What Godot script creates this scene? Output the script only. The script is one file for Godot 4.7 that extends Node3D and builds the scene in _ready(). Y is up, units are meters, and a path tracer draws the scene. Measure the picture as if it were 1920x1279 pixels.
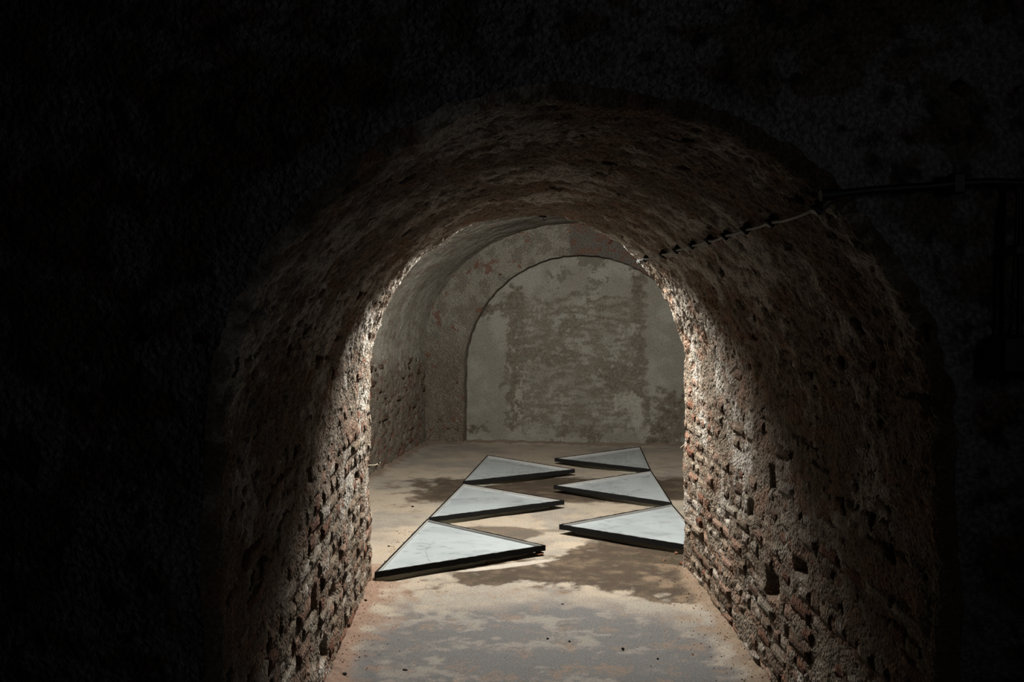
extends Node3D
# A brick cellar: a dark front room, a barrel-vaulted passage, and a wider vaulted chamber lit by a bar of bulbs.
# World: x right, y up, the view runs along -z. "d" below is distance ahead of the camera (z = -d).

const CX := 0.225       # passage centre line
const R := 0.95         # passage vault radius
const SPRING := 1.225   # passage springing height
const D0 := 2.62        # front face of the passage
const SLEN := 5.434     # length of the passage profile, foot to foot
const A := 1.82         # chamber half width
const B := 1.43         # chamber vault rise
const CSPRING := 1.15
const RA := 1.354       # radius of the blind arch in the end wall
const RSPRING := 0.85
const RDEEP := 0.17
const TURN := 0.157     # chamber axis against the passage axis

var n1 := FastNoiseLite.new()
var n2 := FastNoiseLite.new()
var n3 := FastNoiseLite.new()
var cell := FastNoiseLite.new()
var rng := RandomNumberGenerator.new()
var c_out := Color()
var tex := {}
var mats := {}
var brick_meshes: Array[ArrayMesh] = []
var names := {}
var holes_left := [[4.5, 0.33, 0.09, 0.035], [4.02, 0.44, 0.06, 0.05], [4.8, 0.30, 0.06, 0.03], [3.92, 0.96, 0.06, 0.03], [5.3, 0.72, 0.05, 0.02], [4.25, 0.16, 0.07, 0.04]]
var holes_right := [[4.23, 0.44, 0.07, 0.05], [4.57, 0.70, 0.04, 0.035], [4.24, 0.90, 0.04, 0.05], [4.0, 0.30, 0.06, 0.03], [5.1, 0.55, 0.05, 0.02], [3.85, 0.62, 0.07, 0.03]]


func _ready() -> void:
	# camera: level, lens shifted up as a view camera's
	var cam := Camera3D.new()
	cam.name = "camera"
	add_child(cam)
	cam.position = Vector3(0, 1.64, 0)
	var near := 0.05
	cam.set_frustum(near * 1279.0 / 1867.0, Vector2(32.0 / 1867.0 * near, -69.5 / 1867.0 * near), near, 60.0)
	cam.current = true
	# no open sky: the cellar is closed
	var we := WorldEnvironment.new()
	we.name = "environment"
	var env := Environment.new()
	env.background_mode = Environment.BG_COLOR
	env.background_color = Color(0, 0, 0)
	env.tonemap_mode = Environment.TONE_MAPPER_LINEAR
	env.tonemap_exposure = 1.0
	env.sdfgi_enabled = true
	env.ssao_enabled = true
	env.ssil_enabled = true
	we.environment = env
	add_child(we)
	setup()
	bulb_row(7.2)
	entrance_window(0.17)
	# structure
	build_floor()
	build_passage()
	build_entrance()
	build_chamber()
	# objects
	glass_panels()
	wiring()
	debris()


# ------------------------------------------------------------------ helpers

func setup() -> void:
	rng.seed = 7
	for k in [[n1, 11], [n2, 23], [n3, 37]]:
		var n: FastNoiseLite = k[0]
		n.seed = k[1]
		n.frequency = 1.0
		n.noise_type = FastNoiseLite.TYPE_SIMPLEX_SMOOTH
		n.fractal_type = FastNoiseLite.FRACTAL_FBM
		n.fractal_octaves = 3
	n3.fractal_octaves = 1
	cell.seed = 5
	cell.frequency = 1.0
	cell.noise_type = FastNoiseLite.TYPE_CELLULAR
	cell.cellular_return_type = FastNoiseLite.RETURN_DISTANCE
	cell.fractal_type = FastNoiseLite.FRACTAL_NONE
	tex.grain = noise_texture(512, 0.06, 0.6, 1.0, 0.25, 3)
	tex.pits = height_texture(512, 0.045, 0.07, 0.6, 4)
	tex.fine = height_texture(512, 0.11, 0.16, 0.3, 9)
	tex.speck = noise_texture(512, 0.06, 0.78, 1.0, 0.35, 12)
	mats.masonry = mat(Color(1, 1, 1), 0.95, "grain", "pits", 0.9, 2.2, true)
	mats.plaster = mat(Color(1, 1, 1), 0.95, "speck", "fine", 0.12, 1.6, true)
	mats.rough_plaster = mat(Color(1, 1, 1), 0.95, "grain", "pits", 1.0, 1.7, true)
	mats.floor = mat(Color(1, 1, 1), 0.85, "speck", "fine", 0.10, 2.3, true)
	mats.black = mat(Color(0.06, 0.058, 0.055), 0.9, "", "fine", 0.2, 6.0, false)
	mats.plastic = mat(Color(0.04, 0.04, 0.042), 0.55, "", "", 0, 1, false)
	mats.cable = mat(Color(0.42, 0.41, 0.39), 0.6, "", "", 0, 1, false)
	mats.tin = mat(Color(0.75, 0.76, 0.76), 0.3, "", "", 0, 1, false)
	mats.liner = mat(Color(0.62, 0.62, 0.61), 0.35, "speck", "", 0, 5.0, false)
	mats.tray = mat(Color(0.58, 0.58, 0.52), 0.8, "grain", "fine", 0.2, 4.0, false)
	mats.glass = mat(Color(1, 1, 1), 0.06, "", "", 0, 1, true)
	mats.stone = mat(Color(0.16, 0.13, 0.11), 0.9, "grain", "fine", 0.2, 8.0, false)
	mats.black_stone = mat(Color(0.05, 0.045, 0.04), 0.9, "grain", "fine", 0.2, 8.0, false)
	mats.pale_stone = mat(Color(0.78, 0.75, 0.7), 0.9, "grain", "fine", 0.2, 8.0, false)
	mats.red_stone = mat(Color(0.45, 0.32, 0.25), 0.95, "grain", "fine", 0.3, 6.0, false)
	mats.crumb = mat(Color(0.44, 0.32, 0.24), 0.95, "", "", 0, 1, true)
	mats.hairline = mat(Color(0.28, 0.29, 0.28), 0.6, "", "", 0, 1, false)
	mats.straw = mat(Color(0.74, 0.70, 0.62), 0.8, "", "", 0, 1, false)
	mats.iron = mat(Color(0.1, 0.1, 0.1), 0.7, "", "", 0, 1, false)
	mats.tones = []
	for c in [Color(0.61, 0.57, 0.52), Color(0.55, 0.495, 0.435), Color(0.57, 0.47, 0.41), Color(0.48, 0.345, 0.28), Color(0.42, 0.345, 0.29), Color(0.66, 0.63, 0.595)]:
		mats.tones.append(mat(c, 0.95, "grain", "pits", 1.2, 3.0, true, true))
	mats.dark_tones = []  # darker brick tones for the chamber walls
	for c in [Color(0.42, 0.37, 0.32), Color(0.36, 0.30, 0.25), Color(0.40, 0.27, 0.22)]:
		mats.dark_tones.append(mat(c, 0.95, "grain", "pits", 1.2, 3.0, true, true))
	for k in 10:
		brick_meshes.append(brick_mesh(k))


func mat(c: Color, rough: float, color_map: String, relief: String, depth: float, scale: float, vertex: bool, world := false) -> StandardMaterial3D:
	var m := StandardMaterial3D.new()
	m.albedo_color = c
	m.roughness = rough
	m.vertex_color_use_as_albedo = vertex
	m.uv1_triplanar = true
	m.uv1_world_triplanar = world
	m.uv1_triplanar_sharpness = 2.0
	m.uv1_scale = Vector3.ONE * scale
	m.metallic_specular = 0.22 if rough > 0.8 else 0.5    # dusty, porous surfaces have hardly any sheen
	if color_map != "":
		m.albedo_texture = tex[color_map]
	if relief != "":
		m.heightmap_enabled = true
		m.heightmap_texture = tex[relief]
		m.heightmap_scale = depth
	return m


func noise_texture(size: int, freq: float, lo: float, hi: float, tint: float, sd: int) -> ImageTexture:
	# grain of stone and mortar: a broad mottle, fine specks and a slight shift between warm and grey
	var a := FastNoiseLite.new()
	a.seed = sd
	a.frequency = freq
	a.fractal_octaves = 5
	a.fractal_gain = 0.65
	var da := a.get_seamless_image(size, size).get_data()
	a.seed = sd + 50
	a.frequency = freq * 0.4
	var db := a.get_seamless_image(size, size).get_data()
	var out := PackedByteArray()
	out.resize(size * size * 3)
	for k in size * size:
		var v := lo + (hi - lo) * clampf((float(da[k]) / 255.0 - 0.5) * 1.5 + 0.5, 0.0, 1.0)
		var w := (float(db[k]) / 255.0 - 0.5) * tint
		out[k * 3] = int(clampf(v * 255.0, 0, 255))
		out[k * 3 + 1] = int(clampf(v * (1.0 - maxf(w, 0.0) * 0.35) * 255.0, 0, 255))
		out[k * 3 + 2] = int(clampf(v * (1.0 - maxf(w, 0.0) * 0.6) * 255.0, 0, 255))
	return ImageTexture.create_from_image(Image.create_from_data(size, size, false, Image.FORMAT_RGB8, out))


func height_texture(size: int, freq: float, pit_freq: float, pit: float, sd: int) -> ImageTexture:
	var a := FastNoiseLite.new()
	a.seed = sd
	a.frequency = freq
	a.fractal_octaves = 4
	a.fractal_gain = 0.42
	var da := a.get_seamless_image(size, size).get_data()
	var b := FastNoiseLite.new()
	b.seed = sd + 1
	b.noise_type = FastNoiseLite.TYPE_CELLULAR
	b.frequency = pit_freq
	b.fractal_octaves = 2
	var db := b.get_seamless_image(size, size).get_data()
	var out := PackedByteArray()
	out.resize(size * size)
	for k in size * size:
		var v := float(da[k]) / 255.0
		var p := clampf((0.36 - float(db[k]) / 255.0) * 4.0, 0.0, 1.0)
		out[k] = int(clampf((v * (1.0 - pit * p * 0.8)) * 255.0, 0, 255))
	return ImageTexture.create_from_image(Image.create_from_data(size, size, false, Image.FORMAT_L8, out))


func surf(nu: int, nv: int, at: Callable, flip: bool) -> ArrayMesh:
	# a sheet of nu x nv points; AT gives a point and leaves its colour in c_out
	var p := PackedVector3Array()
	var c := PackedColorArray()
	var nn := PackedVector3Array()
	p.resize(nu * nv)
	c.resize(nu * nv)
	nn.resize(nu * nv)
	var k := 0
	for i in nu:
		for j in nv:
			p[k] = at.call(i, j)
			c[k] = c_out
			k += 1
	k = 0
	for i in nu:
		var i0: int = maxi(i - 1, 0) * nv
		var i1: int = mini(i + 1, nu - 1) * nv
		for j in nv:
			var n := (p[i1 + j] - p[i0 + j]).cross(p[i * nv + mini(j + 1, nv - 1)] - p[i * nv + maxi(j - 1, 0)]).normalized()
			nn[k] = -n if flip else n
			k += 1
	var idx := PackedInt32Array()
	for i in nu - 1:
		for j in nv - 1:
			var a := i * nv + j
			if flip:
				idx.append_array(PackedInt32Array([a, a + nv, a + nv + 1, a, a + nv + 1, a + 1]))
			else:
				idx.append_array(PackedInt32Array([a, a + nv + 1, a + nv, a, a + 1, a + nv + 1]))
	return pack(p, nn, c, idx)


func pack(p: PackedVector3Array, nn: PackedVector3Array, c: PackedColorArray, idx: PackedInt32Array) -> ArrayMesh:
	var arr := []
	arr.resize(Mesh.ARRAY_MAX)
	arr[Mesh.ARRAY_VERTEX] = p
	arr[Mesh.ARRAY_NORMAL] = nn
	if c.size():
		arr[Mesh.ARRAY_COLOR] = c
	arr[Mesh.ARRAY_INDEX] = idx
	var m := ArrayMesh.new()
	m.add_surface_from_arrays(Mesh.PRIMITIVE_TRIANGLES, arr)
	return m


func put(called: String, mesh: Mesh, m: Material, parent: Node = self, at := Transform3D()) -> MeshInstance3D:
	var o := MeshInstance3D.new()
	o.name = numbered(called, parent)
	o.mesh = mesh
	o.material_override = m
	o.transform = at
	parent.add_child(o, true)
	return o


func numbered(called: String, parent: Node) -> String:
	var key := str(parent.get_instance_id()) + called
	var n: int = names.get(key, 0)
	names[key] = n + 1
	return called if n == 0 else "%s_%03d" % [called, n]


func thing(called: String, label: String, category: String, at := Vector3.ZERO, group := "") -> Node3D:
	var o := Node3D.new()
	o.name = numbered(called, self)
	o.position = at
	add_child(o, true)
	tag(o, label, category, group)
	return o


func tag(o: Node, label: String, category: String, group := "") -> void:
	o.set_meta("label", label)
	o.set_meta("category", category)
	if group != "":
		o.set_meta("group", group)


func struct(called: String, label: String, category: String, mesh: Mesh, m: Material) -> MeshInstance3D:
	var o := put(called, mesh, m)
	tag(o, label, category)
	o.set_meta("kind", "structure")
	return o


func box_mesh(size: Vector3, bevel := 0.0) -> ArrayMesh:
	# a box with chamfered edges
	var st := SurfaceTool.new()
	st.begin(Mesh.PRIMITIVE_TRIANGLES)
	st.set_smooth_group(-1)
	add_box(st, Vector3.ZERO, size, bevel)
	st.generate_normals()
	return st.commit()


func add_box(st: SurfaceTool, mid: Vector3, size: Vector3, bevel := 0.0) -> void:
	var h := size * 0.5
	var pts := PackedVector3Array()
	for x in [-1.0, 1.0]:
		for y in [-1.0, 1.0]:
			for z in [-1.0, 1.0]:
				if bevel > 0.0:
					pts.append(mid + Vector3(x * (h.x - bevel), y * (h.y - bevel), z * h.z))
					pts.append(mid + Vector3(x * (h.x - bevel), y * h.y, z * (h.z - bevel)))
					pts.append(mid + Vector3(x * h.x, y * (h.y - bevel), z * (h.z - bevel)))
				else:
					pts.append(mid + Vector3(x * h.x, y * h.y, z * h.z))
	hull(st, pts, mid)


func hull(st: SurfaceTool, pts: PackedVector3Array, mid: Vector3) -> void:
	# convex hull of few points, brute force: every plane through three points with all others on one side
	var n := pts.size()
	var done := {}
	for i in n:
		for j in range(i + 1, n):
			for k in range(j + 1, n):
				var nr := (pts[j] - pts[i]).cross(pts[k] - pts[i])
				if nr.length() < 1e-12:
					continue
				nr = nr.normalized()
				if nr.dot(pts[i] - mid) < 0:
					nr = -nr
				var ok := true
				var on := PackedInt32Array()
				for q in n:
					var s := nr.dot(pts[q] - pts[i])
					if s > 1e-6:
						ok = false
						break
					if s > -1e-6:
						on.append(q)
				if not ok or done.has(str(on)):
					continue
				done[str(on)] = true
				var ctr := Vector3.ZERO
				for q in on:
					ctr += pts[q]
				ctr /= on.size()
				var ax := (pts[on[0]] - ctr).normalized()
				var ay := nr.cross(ax)
				var order := Array(on)
				order.sort_custom(func(a, b): return atan2((pts[a] - ctr).dot(ay), (pts[a] - ctr).dot(ax)) < atan2((pts[b] - ctr).dot(ay), (pts[b] - ctr).dot(ax)))
				for q in range(1, order.size() - 1):
					st.add_vertex(pts[order[0]])
					st.add_vertex(pts[order[q + 1]])
					st.add_vertex(pts[order[q]])


func tube(path: PackedVector3Array, r: float, sides := 8) -> ArrayMesh:
	var n := path.size()
	var p := PackedVector3Array()
	var nn := PackedVector3Array()
	var idx := PackedInt32Array()
	for i in n:
		var t := (path[mini(i + 1, n - 1)] - path[maxi(i - 1, 0)]).normalized()
		var a := t.cross(Vector3.UP if absf(t.y) < 0.9 else Vector3.RIGHT).normalized()
		var b := t.cross(a)
		for k in sides:
			var q := TAU * k / sides
			var d := a * cos(q) + b * sin(q)
			p.append(path[i] + d * r)
			nn.append(d)
	for i in n - 1:
		for k in sides:
			var k1 := (k + 1) % sides
			idx.append_array(PackedInt32Array([i * sides + k, (i + 1) * sides + k1, i * sides + k1, i * sides + k, (i + 1) * sides + k, (i + 1) * sides + k1]))
	for e in [0, n - 1]:
		var base := p.size()
		var out: Vector3 = (path[0] - path[1]).normalized() if e == 0 else (path[n - 1] - path[n - 2]).normalized()
		p.append(path[e])
		nn.append(out)
		for k in sides:
			p.append(p[e * sides + k])
			nn.append(out)
		for k in sides:
			idx.append_array(PackedInt32Array([base, base + 1 + k, base + 1 + (k + 1) % sides] if e == 0 else [base, base + 1 + (k + 1) % sides, base + 1 + k]))
	return pack(p, nn, PackedColorArray(), idx)


func lump(sd: int, size: Vector3, points := 11) -> ArrayMesh:
	# a broken stone: hull of a few scattered points
	var g := RandomNumberGenerator.new()
	g.seed = sd
	var pts := PackedVector3Array()
	for k in points:
		var d := Vector3(g.randfn(), g.randfn(), g.randfn()).normalized() * g.randf_range(0.75, 1.0)
		pts.append(d * size * 0.5)
	var st := SurfaceTool.new()
	st.begin(Mesh.PRIMITIVE_TRIANGLES)
	st.set_smooth_group(-1)
	hull(st, pts, Vector3.ZERO)
	st.generate_normals()
	return st.commit()


func brick_mesh(sd: int) -> ArrayMesh:
	# a weathered brick, 1 x 1 across its face (x along the course, y up, z out of the wall), with a spalled front and worn arrises
	var g := RandomNumberGenerator.new()
	g.seed = 100 + sd
	var nu := 6
	var nv := 4
	var p := PackedVector3Array()
	var c := PackedColorArray()
	var patch := g.randf_range(-0.2, 0.5)
	for i in nu:
		for j in nv:
			var x := (float(i) / (nu - 1) - 0.5)
			var y := (float(j) / (nv - 1) - 0.5)
			var edge := i == 0 or j == 0 or i == nu - 1 or j == nv - 1
			var z := g.randf_range(-0.0025, 0.0025) + (g.randf_range(-0.008, -0.003) if edge else 0.0)
			x += g.randf_range(-0.045, 0.045)
			y += g.randf_range(-0.05, 0.05)
			p.append(Vector3(x, y, z))
			var lime := clampf(0.5 + patch + g.randfn() * 0.3, 0.0, 1.0)
			c.append(Color(0.62, 0.52, 0.46).lerp(Color(0.95, 0.97, 0.97), lime))
	var idx := PackedInt32Array()
	for i in nu - 1:
		for j in nv - 1:
			var a := i * nv + j
			idx.append_array(PackedInt32Array([a, a + nv + 1, a + nv, a, a + 1, a + nv + 1]))
	var rim := []
	for i in nu:
		rim.append(i * nv)
	for j in range(1, nv):
		rim.append((nu - 1) * nv + j)
	for i in range(nu - 2, -1, -1):
		rim.append(i * nv + nv - 1)
	for j in range(nv - 2, 0, -1):
		rim.append(j)
	var base := p.size()
	for q in rim:
		p.append(Vector3(p[q].x * 1.02, p[q].y * 1.04, -0.05))
		c.append(c[q] * Color(0.8, 0.75, 0.7))
	for k in rim.size():
		var k1: int = (k + 1) % rim.size()
		idx.append_array(PackedInt32Array([rim[k], rim[k1], base + k1, rim[k], base + k1, base + k]))
	var st := SurfaceTool.new()
	st.create_from(pack(p, p, c, idx), 0)
	st.generate_normals()
	return st.commit()


func sstep(a: float, b: float, x: float) -> float:
	var t := clampf((x - a) / (b - a), 0.0, 1.0)
	return t * t * (3.0 - 2.0 * t)


func lay_brick(parent: Node, at: Vector3, along: Vector3, out: Vector3, length: float, height: float, tone: int, set_of := "tones") -> void:
	var up := out.cross(along).normalized()
	var spin := Basis(out, rng.randf_range(-0.05, 0.05))
	var b := spin * Basis(along * length, up * height, out)
	if rng.randf() < 0.5:
		b = b * Basis(Vector3(-1, 0, 0), Vector3(0, -1, 0), Vector3(0, 0, 1))
	put("brick", brick_meshes[rng.randi() % brick_meshes.size()], mats[set_of][tone], parent, Transform3D(b, at))


func tone() -> int:
	var q := rng.randf()
	return 0 if q < 0.28 else 1 if q < 0.55 else 2 if q < 0.72 else 3 if q < 0.84 else 4 if q < 0.93 else 5


# ------------------------------------------------------------------ lights

func bulb_row(energy: float) -> void:
	# four frosted bulbs on a bar hung under the chamber vault, just behind the crown of the passage arch
	var mid := Vector3(0.46, 2.535, -6.54)
	var o := thing("bulb_lamp", "bar of four frosted bulbs hung under the chamber vault behind the passage arch", "lamp", mid)
	put("bar", box_mesh(Vector3(1.02, 0.02, 0.03), 0.004), mats.iron, o, Transform3D(Basis(), Vector3(0, 0.055, 0)))
	for k in 2:
		put("hanger", tube(PackedVector3Array([Vector3(-0.25 + k * 0.5, 0.06, 0), Vector3(-0.25 + k * 0.5, 0.10, 0)]), 0.006, 6), mats.iron, o)
	var g := StandardMaterial3D.new()
	g.albedo_color = Color(0.9, 0.9, 0.9)
	g.roughness = 0.5
	g.emission_enabled = true
	g.emission = Color(1.0, 0.98, 0.95)
	g.emission_energy_multiplier = 3.0
	var globe := SphereMesh.new()
	globe.radius = 0.055
	globe.height = 0.12
	globe.radial_segments = 24
	globe.rings = 14
	for k in 4:
		var at := Vector3(-0.45 + k * 0.3, -0.03, 0)
		put("holder", tube(PackedVector3Array([at + Vector3(0, 0.085, 0), at + Vector3(0, 0.045, 0)]), 0.02, 10), mats.plastic, o)
		put("bulb", globe, g, o, Transform3D(Basis(), at))
		var l := OmniLight3D.new()
		l.name = "bulb_light"
		l.light_size = 0.055
		l.light_energy = energy
		l.light_color = Color(1.0, 0.985, 0.955)
		l.shadow_enabled = true
		l.omni_range = 20.0
		l.omni_attenuation = 2.0
		l.position = mid + at
		add_child(l, true)


func entrance_window(energy: float) -> void:
	# small dull window in the right wall of the front room
	var mid := Vector3(1.87, 2.05, -0.9)
	var w := thing("window", "small dull cellar window in the front room's side wall", "window", mid)
	w.name = "window_1"
	w.set_meta("kind", "structure")
	var st := SurfaceTool.new()
	st.begin(Mesh.PRIMITIVE_TRIANGLES)
	st.set_smooth_group(-1)
	for k in 3:
		add_box(st, Vector3(0, 0, -0.3 + k * 0.3), Vector3(0.05, 0.54, 0.04))
		if k != 1:
			add_box(st, Vector3(0, -0.25 + k * 0.25, 0), Vector3(0.05, 0.04, 0.64))
	st.generate_normals()
	put("window_frame", st.commit(), mats.iron, w)
	var g := StandardMaterial3D.new()
	g.albedo_color = Color(0.4, 0.42, 0.45)
	g.roughness = 0.3
	g.emission_enabled = true
	g.emission = Color(0.85, 0.92, 1.0)
	g.emission_energy_multiplier = 0.03
	for k in 2:
		put("pane", box_mesh(Vector3(0.01, 0.46, 0.26)), g, w, Transform3D(Basis(), Vector3(0, 0, -0.15 + k * 0.3)))
	var l := AreaLight3D.new()
	l.name = "entrance_window_light"
	l.area_size = Vector2(0.6, 0.5)
	l.area_normalize_energy = true
	l.light_energy = energy
	l.light_color = Color(0.95, 0.97, 1.0)
	l.shadow_enabled = true
	l.area_range = 12.0
	l.area_attenuation = 2.0
	l.transform = Transform3D(Basis(Vector3.UP, PI / 2), mid + Vector3(-0.05, 0, 0))
	add_child(l)


# ------------------------------------------------------------------ floor

func blob(x: float, y: float, cx: float, cy: float, rx: float, ry: float) -> float:
	var dx := (x - cx) / rx
	var dy := (y - cy) / ry
	return 1.0 - sqrt(dx * dx + dy * dy)


func build_floor() -> void:
	var xs := PackedFloat32Array()
	var x := -2.6
	while x < 3.6:
		xs.append(x)
		x += 0.012 if x > -1.0 and x < 1.7 else 0.06
	var ds := PackedFloat32Array()
	var d := -2.2
	while d < 12.3:
		ds.append(d)
		d += 0.1 if d < 4.1 else 0.011 if d < 7.6 else 0.024
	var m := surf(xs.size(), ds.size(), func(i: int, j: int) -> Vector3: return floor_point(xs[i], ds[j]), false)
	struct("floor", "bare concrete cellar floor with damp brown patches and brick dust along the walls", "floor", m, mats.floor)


func floor_height(px: float, pd: float) -> float:
	var q := Vector3(px, 0.0, pd)
	var h := n1.get_noise_3dv(q * 1.3) * 0.008 + n2.get_noise_3dv(q * 14.0) * 0.0016
	return h - 0.003 + bank(px, pd) * (0.035 + 0.02 * n2.get_noise_3dv(q * 7.0))


func bank(px: float, pd: float) -> float:
	# rubble and dust that has fallen off the walls lies in a bank along their feet
	var e: float
	if pd < 6.1 and pd > D0:
		e = minf(px + 0.725, 1.185 - px)
	elif pd >= 6.1:
		var l := to_chamber(px, pd)
		e = minf(minf(l.x + A, A - l.x), l.y + RDEEP if absf(l.x) < RA else l.y)
		if pd < 6.6:
			e = minf(e, maxf(0.0, pd - 6.1) + maxf(0.0, minf(px + 0.725, 1.2 - px)) )
	else:
		return 0.0
	return pow(clampf(1.0 - e / 0.16, 0.0, 1.0), 2.0)


func floor_point(px: float, pd: float) -> Vector3:
	var q := Vector3(px, 0.0, pd)
	var big := n1.get_noise_3dv(q * 0.9)
	var mid := n2.get_noise_3dv(q * 5.0)
	var fine := n2.get_noise_3dv(q * 31.0)
	var streak := n1.get_noise_3d(px * 2.6 + big * 1.5, 5.0, pd * 3.6 + mid * 0.5)
	var c := Color(0.27, 0.232, 0.184).lerp(Color(0.18, 0.165, 0.144), sstep(-0.25, 0.4, big + streak * 0.6))
	# greyer cement in the passage, its colour also darkened for the fading light
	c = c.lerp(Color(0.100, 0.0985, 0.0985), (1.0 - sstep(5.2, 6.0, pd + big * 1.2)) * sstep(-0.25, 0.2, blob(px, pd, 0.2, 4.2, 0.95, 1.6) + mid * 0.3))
	c = c.lerp(Color(0.19, 0.142, 0.102), sstep(0.12, 0.42, mid + fine * 0.6 - 0.12) * 0.36)
	c = c.lerp(Color(0.26, 0.237, 0.198), sstep(0.0, 0.45, streak - mid * 0.4 + fine * 0.25) * 0.45)
	# damp: matter with an outline
	var wob := mid * 0.16 + big * 0.10 + fine * 0.05
	var wet := minf(minf(sstep(-0.02, 0.16, pd - 8.1 - 0.25 * absf(px - 0.6) * 0.4 + wob), sstep(-0.04, 0.10, 9.42 - pd + wob * 0.8)), sstep(-0.05, 0.3, px + 0.86 + wob * 2.0))
	wet = maxf(wet, 0.75 * sstep(-0.04, 0.12, blob(px, pd, 0.0, 7.14, 0.36, 0.24) + wob * 1.1))
	wet = maxf(wet, 0.5 * sstep(-0.04, 0.2, blob(px, pd, 0.38, 7.22, 0.16, 0.05) + wob))
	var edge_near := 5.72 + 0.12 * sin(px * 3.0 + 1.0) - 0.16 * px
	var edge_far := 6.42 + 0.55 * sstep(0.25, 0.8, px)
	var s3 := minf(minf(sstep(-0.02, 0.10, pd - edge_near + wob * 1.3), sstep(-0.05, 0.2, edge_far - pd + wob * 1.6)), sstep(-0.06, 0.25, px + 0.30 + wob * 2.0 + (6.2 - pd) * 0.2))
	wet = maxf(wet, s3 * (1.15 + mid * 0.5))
	wet = maxf(wet, 0.55 * sstep(0.0, 0.14, minf(blob(px, pd, 0.40, 5.10, 0.095, 0.085), 0.46 - px + absf(pd - 5.1) * -0.6) + fine * 0.08))
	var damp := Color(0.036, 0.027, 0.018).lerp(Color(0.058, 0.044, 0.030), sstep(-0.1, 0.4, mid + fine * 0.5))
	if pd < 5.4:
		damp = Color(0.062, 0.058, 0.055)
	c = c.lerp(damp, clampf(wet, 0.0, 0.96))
	# salt bloom along the wet edge of the nearest panel
	c = c.lerp(Color(0.36, 0.335, 0.295), 0.75 * sstep(0.0, 0.3, blob(px, pd - 0.42 * px, 0.08, 6.22, 0.36, 0.055) + wob * 0.8))
	# brick dust on and beside the banks
	var e := bank(px, pd)
	var dust := sstep(0.02, 0.5, e + mid * 0.35 + fine * 0.15 - 0.02)
	if pd < 6.3 and pd > D0:
		var er := minf(px + 0.725, 1.185 - px)
		dust = maxf(dust, sstep(0.0, 0.3, 0.42 - er * 1.7 + mid * 0.5 + streak * 0.35 - 0.12) * 0.65)
	c = c.lerp(Color(0.185, 0.122, 0.088).lerp(Color(0.165, 0.122, 0.085), sstep(0.0, 1.0, px + 0.2)).lerp(Color(0.13, 0.10, 0.074), sstep(6.2, 6.8, pd)), clampf(dust, 0.0, 0.9))
	# grit
	var sp := cell.get_noise_3d(px * 55.0, 0.0, pd * 55.0)
	if sp < -0.93 and fine > 0.0:
		c = c.lerp(Color(0.07, 0.055, 0.04), 0.7)
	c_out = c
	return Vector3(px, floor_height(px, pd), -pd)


# ------------------------------------------------------------------ passage

func d_in(x: float) -> float:
	return 6.06 + 0.2 * (x - CX)


func prof(s: float) -> PackedFloat32Array:
	if s < SPRING:
		return PackedFloat32Array([CX - R, s, 1.0, 0.0])
	if s > SLEN - SPRING:
		return PackedFloat32Array([CX + R, SLEN - s, -1.0, 0.0])
	var a := PI - (s - SPRING) / R
	return PackedFloat32Array([CX + R * cos(a), SPRING + R * sin(a), -cos(a), -sin(a)])


func in_hole(s: float, d: float) -> float:
	var deep := 0.0
	var list: Array = holes_left if s < 2.0 else holes_right
	var h := s if s < 2.0 else SLEN - s
	if h > 1.2:
		return 0.0
	for q in list:
		var u: float = maxf(absf(d - q[0]) / q[2], absf(h - q[1]) / q[3])
		deep = maxf(deep, 1.0 - sstep(0.7, 1.25, u))
	return deep


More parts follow.
